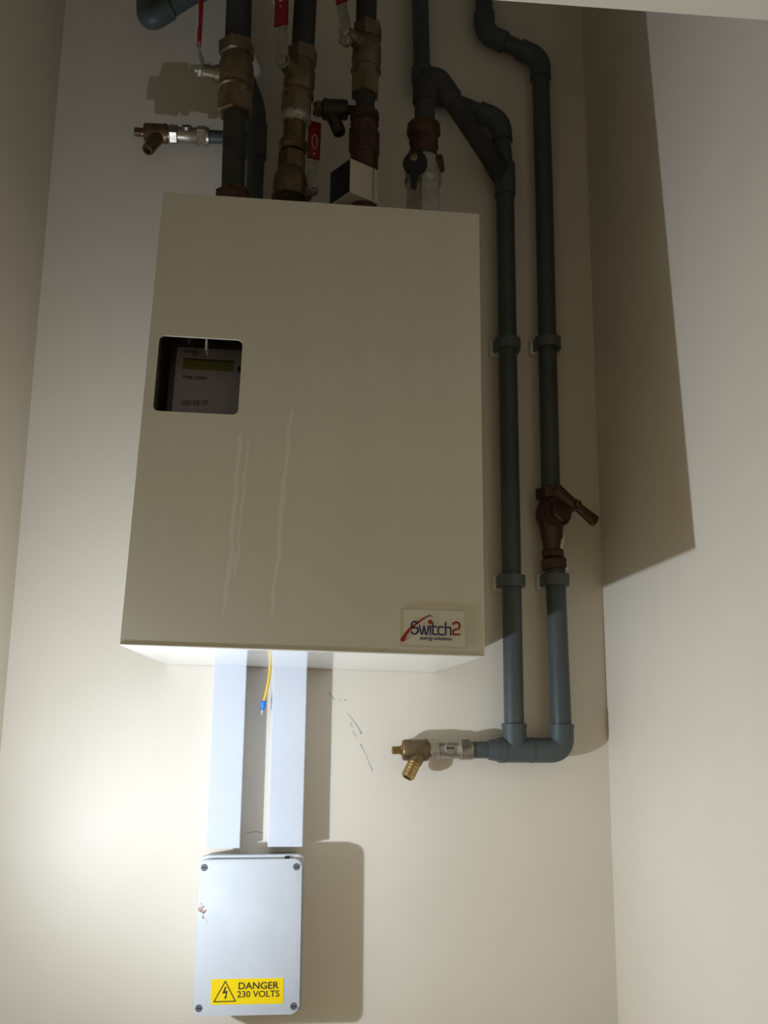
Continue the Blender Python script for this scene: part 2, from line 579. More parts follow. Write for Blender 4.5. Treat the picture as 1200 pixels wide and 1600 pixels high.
def meter_text(s, ca, cb, ctop, cbot):
    a, g = mpx(ca, ctop); c = mpx(cb, ctop)[0]; e = mpx(ca, cbot)[1]
    bm = text_mesh(s, .01, bold=.0001)
    fit_text(bm, a, c, e, g)
    lay(bm, mp_(0, 0, .0002), ex, ez, out)
    obj('lettering', bm, M_ink, face, smooth=False)
meter_text('Landis', 455, 600, 300, 338)
meter_text('+', 606, 628, 330, 352)
meter_text('Gyr', 535, 600, 340, 385)
meter_text('Heat meter', 443, 695, 565, 612)
bm = B()
xx = 428
random.seed(9)
while xx < 705:
    wd = random.choice((5, 8, 12))
    a, g = mpx(xx, 832); c = mpx(xx + wd, 832)[0]; e = mpx(xx, 888)[1]
    prism(bm, [mp_(a, e, .0003), mp_(c, e, .0003), mp_(c, g, .0003), mp_(a, g, .0003)], out * -.0003)
    xx += wd + random.choice((6, 9, 14))
obj('barcode', bm, M_ink, face, smooth=False)
bm = B()
a, c = mpx(1035, 515)
lathe(bm, mp_(a + .001, c, .001), out, [(-.002, .004), (0, .004)], 20)
obj('optical_port', bm, M_blk, meter)

# ------------------------------------------------------------------ trunking
def trunking(u0t, u1t, vt, u0b, u1b, vb, d, label):
    a, c, e, g = at(u0t, vt, d), at(u1t, vt, d), at(u0b, vb, d), at(u1b, vb, d)
    x0, x1 = (a.x + e.x) / 2, (c.x + g.x) / 2
    zb = e.z; zt = .0662
    t = thing('cable_trunking', (( x0 + x1) / 2, 0, zb), label, 'trunking', 'trunking runs between the cabinet and the enclosure')
    bm = B()
    box(bm, (x0 + .0012, -d + .0045, zb), (x1 - .0012, -.0002, zt), .0006, 1)
    obj('channel', bm, M_trunk, t)
    bm = B()
    pr = [(x0, -.004 - d + .008), (x0, -d + .0006), (x0 + .0008, -d), (x1 - .0008, -d), (x1, -d + .0006), (x1, -d + .004), (x1 - .0011, -d + .004), (x0 + .0011, -d + .004)]
    prism(bm, [Vector((p[0], p[1], zb + .0006)) for p in pr], (0, 0, zt - zb - .0006))
    obj('lid', bm, M_trunk, t, smooth=False)
trunking(333, 385, 1045, 323, 375, 1326, .035, 'left length of white cable trunking dropping from the cabinet to the grey enclosure')
trunking(426, 480, 1045, 419, 472.7, 1324, .035, 'right length of white cable trunking, beside the loose yellow wire')

# ------------------------------------------------------------------ junction enclosure
ED = .072
q = [at(312, 1344, ED), at(472, 1342, ED), at(300.5, 1588, ED), at(467, 1585, ED)]
ew = ((q[1] - q[0]).length + (q[3] - q[2]).length) / 2
eh = ((q[0] - q[2]).length + (q[1] - q[3]).length) / 2
cen = sum(q, Vector()) / 4
ROLL = math.radians(.35)
EM = Matrix.Translation((cen.x, 0, cen.z)) @ Matrix.Rotation(-ROLL, 4, 'Y')
enc = thing('junction_enclosure', (cen.x, 0, cen.z - eh / 2), 'pale grey plastic junction enclosure with four corner screws and a yellow warning label', 'junction box')
def epr(name, x0, z0, x1, z1, r, d0, d1, mt, par, bev=0.0):
    bm = B()
    prism(bm, [EM @ Vector((a, -d1, c)) for a, c in rrect(x0, z0, x1, z1, r)], EM.to_3x3() @ Vector((0, d1 - d0, 0)))
    if bev:
        es = [e for e in bm.edges if len({round((EM.inverted() @ v.co).y, 5) for v in e.verts}) == 1 and abs((EM.inverted() @ e.verts[0].co).y + d1) < 1e-5]
        bmesh.ops.bevel(bm, geom=es, offset=bev, segments=3, affect='EDGES', profile=.5)
    return obj(name, bm, mt, par)
hx, hz = ew / 2, eh / 2
epr('body', -hx + .002, -hz + .002, hx - .002, hz - .001, .008, .0002, .058, M_enclb, enc)
epr('rim', -hx - .001, -hz - .001, hx + .0035, hz + .0035, .009, .052, .062, M_encl, enc, .001)
epr('gasket', -hx + .002, -hz + .002, hx - .002, hz - .002, .007, .062, .066, M_enclb, enc)
lid = epr('lid', -hx, -hz, hx, hz, .008, .065, ED, M_encl, enc, .0015)
for sx, sz in ((-1, 1), (1, 1), (-1, -1), (1, -1)):
    bm = B()
    c = EM @ Vector((sx * (hx - .0062), -ED, sz * (hz - .0085)))
    for s0, s1, r0, r1 in ((-.0006, .0004, .0044, .0040),):
        lathe(bm, c, (0, -1, 0), [(s0, r0), (s1, r1), (s1 + .0001, r1 - .0006), (s1 - .0002, .0006)], 20)
    sc = obj('corner_screw', bm, M_screw, enc)
    bm = B()
    box(bm, (c.x - .0026, c.y - .0009, c.z - .0004), (c.x + .0026, c.y - .0003, c.z + .0004))
    obj('screw_slot', bm, M_blk, sc, smooth=False)
bm = B(); box(bm, tuple(at(445, 1341, .066) + Vector((0, 0, -.001))), tuple(at(453, 1337, .060)))
obj('knockout', bm, M_blk, enc, smooth=False)
# warning label
def ep(u, v):
    p = EM.inverted() @ at(u, v, ED); return p.x, p.z
wl = [ep(330, 1530), ep(443, 1528), ep(442.5, 1568), ep(329, 1570)]
bm = B()
prism(bm, [EM @ Vector((a, -ED - .0004, c)) for a, c in wl], (0, .0005, 0))
warn = obj('warning_label', bm, M_yel, enc, smooth=False)
def wpx(cx, cy):
    return ep(300 + cx / 6.6667, 1500 + cy / 6.6667)
def w_text(s, ca, cb, ctop, cbot, bold):
    a, g = wpx(ca, ctop); c = wpx(cb, ctop)[0]; e = wpx(ca, cbot)[1]
    bm = text_mesh(s, .01, bold=bold)
    fit_text(bm, a, c, e, g)
    R = EM.to_3x3()
    rr = Matrix.Rotation(math.radians(.35), 3, (0, 0, 1))
    lay(bm, EM @ Vector((0, -ED - .0006, 0)), R @ Vector((1, 0, 0)), R @ Vector((0, 0, 1)), Vector((0, -1, 0)))
    obj('lettering', bm, M_ink, warn, smooth=False)
w_text('DANGER', 486, 905, 232, 306, .00012)
w_text('230 VOLTS', 472, 910, 322, 390, .00008)
bm = B()
T = [wpx(348, 222), wpx(228, 434), wpx(452, 428)]
for k in range(3):
    a = Vector(T[k]); c = Vector(T[(k + 1) % 3]); t = (c - a).normalized(); n = Vector((-t.y, t.x)) * .00055
    a = a - t * .0004; c = c + t * .0004
    prism(bm, [EM @ Vector((p.x, -ED - .0005, p.y)) for p in (a + n, a - n, c - n, c + n)], (0, -.0001, 0))
obj('warning_triangle', bm, M_ink, warn, smooth=False)
bm = B()
for pl in ([(345, 278), (360, 280), (342, 326), (372, 318), (356, 384), (346, 384), (352, 342), (314, 352)],
           [(336, 380), (364, 378), (345, 410)]):
    prism(bm, [EM @ Vector((wpx(*p)[0], -ED - .0005, wpx(*p)[1])) for p in pl], (0, -.0001, 0))
obj('lightning_bolt', bm, M_ink, warn, smooth=False)
# grime spot near the left edge of the lid
bm = B()
random.seed(3)
for k in range(16):
    u = 316 + random.gauss(0, 3); v = 1421 + random.gauss(0, 4)
    a, c = ep(u, v)
    lathe(bm, EM @ Vector((a, -ED - .0001, c)), (0, -1, 0), [(0, .0004 + random.random() * .0014), (.0002, .0003)], 7)
obj('grime_spot', bm, M_rust, lid, smooth=False)
bm = B()
tube(bm, [EM @ Vector((ep(u, v)[0], -ED - .0001, ep(u, v)[1])) for u, v in ((315, 1431), (317, 1436), (321, 1435), (324, 1438), (323, 1443), (320, 1445))], .0002, 6)
obj('scratch', bm, M_scuff, lid)

# ------------------------------------------------------------------ loose earth wire
wp = [at(423.5, 1010, .032), at(422, 1045, .030), at(420, 1062, .026), at(416, 1082, .021), at(412, 1096, .018)]
wp[0].z = .066
wire = thing('earth_wire', wp[0], 'short loose yellow wire with a blue crimp hanging between the two trunking lengths', 'wire')
bm = B(); tube(bm, bend(wp, .01, 4), .0019, 12); obj('insulation', bm, M_wire, wire)
dd = (at(410, 1111, .016) - wp[-1]).normalized()
bm = B(); lathe(bm, wp[-1] - dd * .001, dd, [(0, .0028), (.002, .0033), (.009, .0031), (.012, .0019)], 16); obj('crimp_sleeve', bm, M_blue, wire)
bm = B(); lathe(bm, wp[-1] + dd * .0105, dd, [(0, .0014), (.006, .0014), (.0075, .0006)], 10); obj('bare_tip', bm, M_steel, wire)

# ------------------------------------------------------------------ right-hand pipes
PR = .0128
DP = .0225
x1 = (at(788, 330, DP).x + at(805, 1130, DP).x) / 2
x2 = at(854, 450, DP).x; x2b = at(875, 1050, DP).x
zt = at(805, 1172, DP).z       # tee level
def V(x, z, d=DP):
    return Vector((x, -d, z))
p1top = at(788, 262, DP).z
# vertical riser beside the cabinet
t = thing('grey_pipe', V(x1, zt), 'straight slate grey pipe just right of the cabinet, ending in the bottom tee', 'pipe', None)
bm = B(); tube(bm, [V(x1, zt + .026), V(x1, p1top - .03)], PR); obj('pipe_run', bm, M_pipe, t)
bm = B()
lathe(bm, V(x1, p1top - .045), (0, 0, 1), [(0, PR), (.0005, PR + .0022), (.05, PR + .0022), (.0505, PR)], 28)
obj('coupling', bm, M_pipe2, t)
# bottom tee + elbow + stub
t = thing('pipe_tee', V(x1, zt), 'slate grey tee and elbow joining the bottoms of the two right-hand pipes', 'pipe fitting')
bm = B()
FR = PR + .0028
xe = x2b
tube(bm, bend([V(x1 - .022, zt), V(xe, zt), V(xe, zt + .033)], .018, 8), FR, 28)
lathe(bm, V(x1, zt), (0, 0, 1), [(0, FR), (.033, FR), (.0335, PR)], 28)
obj('fitting_body', bm, M_pipe2, t)
bm = B()
lathe(bm, V(x1 - .016, zt), (-1, 0, 0), [(-.003, FR + .0006), (.003, FR + .0006), (.0032, FR - .001), (.018, FR - .0032), (.0185, FR - .0042)], 28)
obj('reducer', bm, M_pipe2, t); bm = B()
lathe(bm, V(x1 + .022, zt), (1, 0, 0), [(0, FR + .0006), (.0015, FR + .0006)], 28)
obj('socket_rim', bm, M_pipe2, t); bm = B()
lathe(bm, V(xe, zt + .029), (0, 0, 1), [(0, FR + .0007), (.004, FR + .0007)], 28)
obj('socket_rim', bm, M_pipe2, t); bm = B()
lathe(bm, V(x1, zt + .029), (0, 0, 1), [(0, FR + .0007), (.004, FR + .0007)], 28)
obj('socket_rim', bm, M_pipe2, t)
xs = at(735, 1175, DP).x
bm = B(); lathe(bm, V(x1 - .03, zt), (-1, 0, 0), [(0, .0105), (x1 - .03 - xs + .006, .0105)], 24); obj('stub_pipe', bm, M_pipe, t)

# pipe 2 lower length
zst = at(866, 880, DP).z
t = thing('grey_pipe', V(xe, zt), 'short slate grey pipe below the bronze stop tap', 'pipe')
bm = B(); tube(bm, [V(xe, zt + .026), V(xe - .003, zst - .006)], PR + .0004); obj('pipe_run', bm, M_pipe, t)
# pipe 2 upper length with the swan-neck
ztap = at(858, 768, DP).z
t = thing('grey_pipe', V(x2, ztap), 'slate grey pipe with a swan-neck at the top dropping to the bronze stop tap', 'pipe')
pz = [at(755, -60, DP), at(757, 52, DP), at(846, 92, DP), V(x2, at(852, 300, DP).z), V((x2 + xe) / 2 - .004, ztap)]
pz[2].x = x2 - .001
bm = B(); tube(bm, bend(pz, .03, 8), PR); obj('pipe_run', bm, M_pipe, t)
bm = B()
def elbow(bm, a, b_, c, L=.034, R=FR, rad=.025):
    a, b_, c = Vector(a), Vector(b_), Vector(c)
    u = (a - b_).normalized() * L; v = (c - b_).normalized() * L
    tube(bm, bend([b_ + u, b_, b_ + v], rad, 8), R, 28)
elbow(bm, pz[0], pz[1], pz[2]); obj('elbow_fitting', bm, M_pipe2, t)
bm = B(); elbow(bm, pz[1], pz[2], pz[3]); obj('elbow_fitting', bm, M_pipe2, t)

# rear pipe above: comes down the wall and turns across to the riser
t = thing('grey_pipe', at(655, -40, DP), 'dark grey wall pipe left of the swan-neck, bending across to the riser', 'pipe')
pa = [at(655, -60, DP), at(660, 140, DP), at(781, 188, DP), V(x1, p1top)]
bm = B(); tube(bm, bend(pa, .03, 8), PR - .0004); obj('pipe_run', bm, M_pipe, t)
bm = B(); elbow(bm, pa[0], pa[1], pa[2]); obj('elbow_fitting', bm, M_pipe2, t)
bm = B(); elbow(bm, pa[1], pa[2], pa[3]); obj('elbow_fitting', bm, M_pipe2, t)

# ------------------------------------------------------------------ pipe clips
def clip(x, z, label):
    t = thing('pipe_clip', (x, 0, z), label, 'pipe clip', 'pipe clips on the right-hand pipes')
    bm = B(); box(bm, (x - .022, -.0088, z - .012), (x + .018, -.0002, z + .010), .0015); obj('base_block', bm, M_paint, t)
    bm = B()
    n = 20
    DQ = .0035 - DP
    ro, ri, h = PR + .0052, PR + .0004, .0075
    pts = [(-ro, 0.0)] + [(-ro * math.cos(math.pi * k / n), ro * math.sin(math.pi * k / n)) for k in range(n + 1)][1:] 
    prof = [(-ro, DQ)] + pts + [(ro, DQ), (ri, DQ)] + [(ri * math.cos(math.pi * k / n), ri * math.sin(math.pi * k / n)) for k in range(n + 1)] + [(-ri, DQ)]
    prism(bm, [Vector((x + a, -DP - c, z - h)) for a, c in prof], (0, 0, 2 * h))
    obj('clip_band', bm, M_clip, t, angle=40)
clip(x1, at(795, 531, DP + .018).z, 'upper grey clip on the riser right of the cabinet')
clip(x2, at(855, 529, DP + .018).z, 'upper grey clip on the pipe above the bronze stop tap')
clip(x1, at(800, 905, DP + .018).z, 'lower grey clip on the riser, level with the cabinet logo')
clip(xe - .0025, at(864, 903, DP + .018).z, 'grey clip right under the bronze stop tap')

# ------------------------------------------------------------------ bronze stop tap
t = thing('stop_tap', V(xe, zst), 'brown bronze stop tap with a T-shaped handle on the right-hand pipe', 'tap')
a1 = at(857, 768, DP); a2 = at(866, 890, DP)
ax = (a2 - a1); L = ax.length
sc_ = L / 122.0
bm = B()
lathe(bm, a1, ax, [(12 * sc_, .0130), (16 * sc_, .0138), (22 * sc_, .0168), (32 * sc_, .0200), (42 * sc_, .0196), (52 * sc_, .0165), (66 * sc_, .0150), (90 * sc_, .0124), (92 * sc_, .0124)], 32)
bdir = Vector((.36, -.90, .04)).normalized()
bc = a1 + ax * (36 / 122)
lathe(bm, bc, bdir, [(0, .018), (.012, .0200), (.020, .0200), (.0205, .0175)], 32)
body = obj('tap_body', bm, M_bronze, t)
bm = B()
hexnut(bm, a1 - ax.normalized() * .005, ax, .017, .0178, (1, 0, 0))
obj('compression_nut', bm, M_bronze, t, angle=20)
bm = B()
hexnut(bm, a1 + ax * (92 / 122), ax, .010, .0162, (1, .2, 0))
hexnut(bm, a1 + ax * (105 / 122), ax, .015, .0182, (1, .4, 0))
obj('compression_nut', bm, M_bronze, t, angle=20)
bm = B()
hexnut(bm, bc + bdir * .0195, bdir, .009, .0165)
lathe(bm, bc + bdir * .028, bdir, [(0, .0120), (.006, .0110), (.0065, .009), (.012, .0085), (.0125, .0062), (.030, .0060)], 24)
obj('bonnet', bm, M_bronze, t, angle=20)
# handle placed so that its hub faces the viewer
hc = bc + bdir * .052
ha, hb = at(868, 769, .10), at(931, 813, .10)
hd = Vector((.84, 0, -.47)).normalized()
hd = (hd - bdir * hd.dot(bdir)).normalized()
hn = bdir.cross(hd)
bm = B()
lathe(bm, hc - bdir * .004, bdir, [(0, .0062), (.002, .0075), (.009, .0078), (.0105, .0068)], 24)
for s in (1, -1):
    pts = []
    for l, w_, th in ((.004, .0058, .0046), (.020, .0066, .0052), (.034, .0078, .0058), (.0365, .0068, .0046)):
        ring = []
        for k in range(16):
            an = 2 * math.pi * k / 16
            cx, cy = math.cos(an), math.sin(an)
            cx = math.copysign(abs(cx) ** .6, cx); cy = math.copysign(abs(cy) ** .6, cy)
            ring.append(bm.verts.new(hc + bdir * .003 + hd * s * l + hn * cx * w_ + bdir * cy * th))
        pts.append(ring)
    for p, q_ in zip(pts, pts[1:]):
        for k in range(16):
            bm.faces.new((p[k], p[(k + 1) % 16], q_[(k + 1) % 16], q_[k]))
    bm.faces.new(pts[0]); bm.faces.new(pts[-1])
hnd = obj('tee_handle', bm, M_bronze, t)
bm = B(); lathe(bm, hc + bdir * .006, bdir, [(0, .0045), (.0048, .0045), (.0056, .0030)], 18)
scw = obj('handle_screw', bm, M_brass, hnd)
bm = B()
for v1 in (hd, hn):
    v2 = bdir.cross(v1)
    c = hc + bdir * .0116
    prism(bm, [c + v1 * .0024 + v2 * .0005, c - v1 * .0024 + v2 * .0005, c - v1 * .0024 - v2 * .0005, c + v1 * .0024 - v2 * .0005], bdir * .0004)
obj('cross_slot', bm, M_blk, scw, smooth=False)
bm = B()
for (u, v), r in (((878, 838), .0022), ((876, 846), .0034), ((874, 854), .0030), ((881, 880), .0032), ((882, 887), .0030)):
    c = at(u + 3, v, DP + .009)
    bmesh.ops.create_icosphere(bm, subdivisions=2, radius=r, matrix=Matrix.Translation(c) @ Matrix.Diagonal((.8, .8, 1.5, 1)))
obj('paint_splash', bm, M_paint, body)

# ------------------------------------------------------------------ drain cocks
def drain_cock(tipdir, end, label, body_m, chrome=True, outl=(-.45, -.25, -.85), roll=0.0, tail_m=None):
    """end = where the cock starts at the pipe; tipdir = direction away from the pipe"""
    t = thing('drain_cock', end, label, 'drain cock')
    a = Vector(tipdir).normalized()
    o = Vector(end)
    if chrome:
        bm = B(); hexnut(bm, o, a, .0145, .0140, (0, -.4, 1)); obj('compression_nut', bm, M_chrome, t, angle=20)
        bm = B(); hexnut(bm, o + a * .040, a, .0125, .0138, (0, .15, 1)); obj('compression_nut', bm, M_chrome, t, angle=20)
        bm = B(); lathe(bm, o + a * .0005, a, [(-.003, .0125), (.014, .0118), (.0150, .0112), (.040, .0105), (.053, .0105), (.0545, .0085), (.058, .0085)], 28)
        vb = obj('valve_body', bm, M_chrome, t)
        pd = Vector((0, -.72, .69)) if roll else Vector((0, -.97, .2))
        bm = B(); lathe(bm, o + a * .028, pd, [(.006, .0072), (.0125, .0070), (.0130, .0058), (.0122, .0056)], 20)
        sp = obj('isolating_screw', bm, M_chrome, t)
        side = a.cross(pd).normalized()
        c = o + a * .028 + pd * .0125
        bm = B(); prism(bm, [c + a * .0045 + side * .0007, c - a * .0045 + side * .0007, c - a * .0045 - side * .0007, c + a * .0045 - side * .0007], pd * .0006)
        obj('screw_slot', bm, M_blk, sp, smooth=False)
        o = o + a * .0535
    else:
        bm = B(); lathe(bm, o, a, [(0, .008), (.008, .008)], 20); hexnut(bm, o + a * .003, a, .009, .0115); obj('compression_nut', bm, M_brass, t, angle=20)
        o = o + a * .012
    bm = B()
    lathe(bm, o, a, [(0, .0105), (.0015, .0135), (.0060, .0140), (.0065, .0132), (.031, .0132), (.0335, .0118)], 28)
    oc = o + a * .010
    od = (Vector(outl)).normalized()
    lathe(bm, oc, od, [(0, .0100), (.020, .0088)], 24)
    cb = obj('cock_body', bm, body_m, t)
    bm = B()
    pf = []
    for k in range(5):
        s = .019 + k * .0042
        pf += [(s, .0074), (s + .0008, .0088), (s + .0034, .0080), (s + .0036, .0074)]
    pf += [(.0400, .0074), (.0400, .0056), (.033, .0050)]
    lathe(bm, oc, od, pf, 24)
    obj('hose_tail', bm, tail_m or body_m, t)
    bm = B()
    lathe(bm, o + a * .033, a, [(0, .0078), (.0015, .0078), (.0018, .0060), (.0035, .0060)], 20)
    box(bm, (-.0048, -.0048, 0), (.0048, .0048, .011), .0008, 1, M=Matrix.Translation(o + a * .036) @ a.to_track_quat('Z', 'Y').to_matrix().to_4x4())
    obj('square_spindle', bm, tail_m or body_m, t, angle=20)
    return t
drain_cock((-1, 0, -.012), V(xs, zt), 'brass drain cock with chrome isolating valve, left of the bottom grey tee', M_brass, tail_m=M_brassg, outl=(.47 - 1, -.35, -.95))
# upper left: taps off the rear pipe
DR = .033
ztap2 = at(335, 214, DR).z
xr = at(400, 230, DR).x
drain_cock((-1, 0, .004), Vector((at(324, 212, DR).x, -DR, ztap2)), 'brass drain cock with a chrome isolating valve at the upper left above the cabinet', M_brass, roll=1, outl=(-.42, -.3, -.9))

# rear left pipe and its branch
t = thing('grey_pipe', (xr, -DR, .58), 'dark grey pipe behind the leftmost ball valve, branching to a drain cock', 'pipe')
pp = [Vector((xr, -DR, .568)), Vector((xr, -DR, at(403, 168, DR).z)), Vector((at(375, 95, DR).x, -DR, at(375, 100, DR).z)), Vector((at(378, -60, DR).x, -DR, at(378, -60, DR).z))]
bm = B(); tube(bm, bend(pp, .02, 6), .0125); obj('pipe_run', bm, M_pipe, t)
bm = B(); lathe(bm, Vector((xr, -DR, ztap2)), (-1, 0, 0), [(0, .0092), (xr - at(326, 212, DR).x, .0092)], 20); obj('side_branch', bm, M_pipe, t)
bm = B(); lathe(bm, Vector((xr, -DR, ztap2 - .03)), (0, 0, 1), [(0, .0125), (.0005, .0150), (.055, .0150), (.0555, .0125)], 24); obj('coupling', bm, M_pipe2, t)

# top left pipe loop
t = thing('grey_pipe', at(228, -40, .09), 'slate grey pipe elbow showing at the top left edge of the cupboard', 'pipe')
pp = [at(229, -120, .07), at(232, 33, .09), at(330, -28, .10), at(420, -34, .10)]
bm = B(); tube(bm, bend(pp, .02, 6), .0135); obj('pipe_run', bm, M_pipe, t)
bm = B(); elbow(bm, pp[0], pp[1], pp[2], .034, .0160, .02); obj('elbow_fitting', bm, M_pipe2, t)
bm = B(); elbow(bm, pp[1], pp[2], pp[3], .03, .0165, .012); obj('elbow_fitting', bm, M_pipe2, t)

# ------------------------------------------------------------------ pipes and valves above the cabinet
DV = .15
KV = (at(371, 150, DV) - at(370, 150, DV)).length       # metres per pixel at the valves
def ln(u0, v0, u1, v1, d=DV):
    return at(u0, v0, d), at(u1, v1, d)
def lever(t, hub, stem_dir, dirn, wd, silver, grip, offs, name='lever', nm_mark=True, first=.016):
    """lever handle: cranked steel strip from the hub, then a red sleeve"""
    s = Vector(stem_dir).normalized(); dv = Vector(dirn).normalized()
    dv = (dv - s * dv.dot(s)).normalized(); n = s.cross(dv).normalized()
    def strip(bm, pts, w_, th):
        prev = None
        for p in pts:
            ring = [bm.verts.new(p + n * w_ / 2 + s * th / 2), bm.verts.new(p - n * w_ / 2 + s * th / 2), bm.verts.new(p - n * w_ / 2 - s * th / 2), bm.verts.new(p + n * w_ / 2 - s * th / 2)]
            if prev:
                for k in range(4):
                    bm.faces.new((prev[k], prev[(k + 1) % 4], ring[(k + 1) % 4], ring[k]))
            else:
                bm.faces.new(ring[::-1])
            prev = ring
        bm.faces.new(prev)
    bm = B()
    p0 = hub - dv * .006
    p1 = hub + dv * first
    p2 = hub + dv * (first + .018) + s * offs
    p3 = hub + dv * (silver + .004) + s * offs
    strip(bm, [p0, p1, p2, p3], wd, .0022)
    lathe(bm, hub - s * .0012, s, [(0, wd * .62), (.0024, wd * .62)], 24)
    lv = obj(name, bm, M_steel, t, angle=25)
    bm = B()
    strip(bm, [hub + dv * silver + s * offs, hub + dv * (silver + .004) + s * offs, hub + dv * (silver + grip) + s * offs], wd * 1.18, .0052)
    bmesh.ops.bevel(bm, geom=bm.edges[:], offset=.0012, segments=2, affect='EDGES')
    gp = obj('red_grip', bm, M_red, lv, angle=30)
    if nm_mark:
        bm = B()
        c = hub + dv * (silver + grip * .45) + s * (offs + .0027)
        ring = [c + dv * math.sin(2 * math.pi * k / 20) * .010 + n * math.cos(2 * math.pi * k / 20) * .0035 for k in range(21)]
        tube(bm, ring, .0006, 6, cap=False)
        lathe(bm, c - dv * .017, s, [(0, .0012), (.0004, .0010)], 8)
        obj('grip_mark', bm, M_white, gp)
    bm = B()
    hexnut(bm, hub + s * .0012, s, .0065, .0082)
    lathe(bm, hub + s * .0072, s, [(0, .0035), (.003, .0034), (.0034, .003)], 16)
    obj('lever_nut', bm, M_steel, lv, angle=20)
    return lv

def ball_valve(name_label, top, bot, pr, stem_dir, stem_at, stem_len, mt, scale=1.0):
    """full-bore ball valve between top and bot, with hexagon ends and round centre"""
    t = thing('ball_valve', bot, name_label, 'valve', None)
    ax = (bot - top); L = ax.length; a = ax.normalized()
    bm = B()
    hexnut(bm, top, a, L * .20, pr * 1.42 * scale, (1, .3, 0))
    lathe(bm, top + a * L * .18, a, [(0, pr * 1.1 * scale), (L * .06, pr * 1.20 * scale), (L * .16, pr * 1.38 * scale), (L * .34, pr * 1.42 * scale), (L * .44, pr * 1.30 * scale), (L * .46, pr * 1.42 * scale), (L * .485, pr * 1.46 * scale), (L * .50, pr * 1.30 * scale), (L * .60, pr * 1.25 * scale)], 32)
    obj('valve_body', bm, mt, t, angle=30)
    bm = B()
    hexnut(bm, top + a * L * .74, a, L * .26, pr * 1.44 * scale, (1, .5, 0))
    obj('end_nut', bm, mt, t, angle=20)
    sd = Vector(stem_dir).normalized()
    sc = top + a * L * stem_at
    bm = B()
    lathe(bm, sc, sd, [(0, .0115), (pr * 1.3 + .006, .0108), (pr * 1.3 + .0065, .0090), (stem_len, .0085)], 20)
    obj('stem', bm, mt, t)
    return t, sc + sd * stem_len

# --- valve A
aT, aB_ = ln(370, 68, 367, 180)
tp = thing('grey_pipe', at(371, 75, DV), 'grey pipe running up out of the leftmost ball valve', 'pipe')
bm = B()
tube(bm, [at(376.5, -70, DV), at(371, 75, DV)], .0168, 28)
obj('pipe_run', bm, M_pipeshade, tp)
tp = thing('grey_pipe', at(366, 300, DV), 'grey pipe below the leftmost ball valve, dropping behind the cabinet top', 'pipe')
bm = B()
pbot = at(366, 282, DV)
tube(bm, [at(367.5, 170, DV), Vector((pbot.x, -DV, .575))], .0146, 28)
obj('pipe_run', bm, M_pipeshade, tp)
tA, hubA = ball_valve('leftmost brass ball valve, its red lever seen edge-on', aT, aB_, .0165, (-1, -.18, 0), .47, .042, M_brassl)
lever(tA, hubA, (-1, -.18, 0), (0, 0, 1), .012, .036, .085, .007, first=.010)
tn = thing('pipe_union', at(362, 300, DV), 'dark brown hexagonal union under the leftmost ball valve, half hidden by the cabinet', 'pipe fitting')
bm = B(); hexnut(bm, Vector((pbot.x, -DV, at(363, 299, DV).z)), (0, 0, -1), .04, .0225, (1, .3, 0)); obj('union_nut', bm, M_copper, tn, angle=20)
bm = B(); lathe(bm, Vector((pbot.x, -DV, at(363, 297, DV).z)), (0, 0, -1), [(0, .0165), (.08, .0165)], 24); obj('union_tail', bm, M_brass, tn)

# --- valve B
bT, bB = ln(473, 78, 461, 188)
tp = thing('grey_pipe', at(473, 86, DV), 'grey pipe running up out of the second ball valve from the left', 'pipe')
bm = B(); tube(bm, [at(481, -70, DV), at(473, 80, DV)], .0150, 28); obj('pipe_run', bm, M_pipeshade, tp)
tp = thing('pipe_nipple', at(458, 232, DV), 'short brass nipple between the second ball valve and its brown union', 'pipe fitting')
bm = B(); tube(bm, [at(462, 180, DV), at(458, 232, DV)], .0146, 28); obj('pipe_run', bm, M_brass, tp)
tB, hubB = ball_valve('second brass ball valve from the left, red lever facing out', bT, bB, .0145, (-.62, -.78, 0), .38, .036, M_brassl)
dB = (at(449, -20, DV) - at(446, 110, DV))
lever(tB, hubB, (-.45, -.89, 0), dB, .016, .046, .10, .006)
bm = B()
lathe(bm, bB - (bB - bT).normalized() * .006, (bB - bT), [(0, .0195), (.004, .0205), (.009, .0185), (.012, .0160)], 26)
for k in range(14):
    an = k * .45
    c = bB + Vector((math.cos(an) * .0175, -abs(math.sin(an)) * .0175, random.uniform(-.008, .002)))
    bmesh.ops.create_icosphere(bm, subdivisions=1, radius=random.uniform(.0018, .0034), matrix=Matrix.Translation(c))
obj('jointing_paste', bm, M_steel, tB)
tn = thing('pipe_union', at(452, 300, DV), 'brown brass union stack under the second ball valve', 'pipe fitting')
def P_(u, v): return at(u, v, DV)
bm = B(); dn = (P_(452, 305) - P_(458, 222))
lathe(bm, P_(458.5, 221), dn, [(0, .0150), (.003, .0185), (.010, .0190), (.013, .0165), (.016, .0165)], 28)
obj('union_collar', bm, M_brass, tn)
bm = B(); hexnut(bm, P_(457, 239), dn, .026, .0178, (1, .25, 0), ch=.003); obj('union_nut', bm, M_brass, tn, angle=20)
bm = B(); lathe(bm, P_(455, 266), dn, [(0, .0160), (.003, .0180), (.012, .0215), (.022, .0225), (.040, .0225)], 28); obj('union_tail', bm, M_brass, tn)
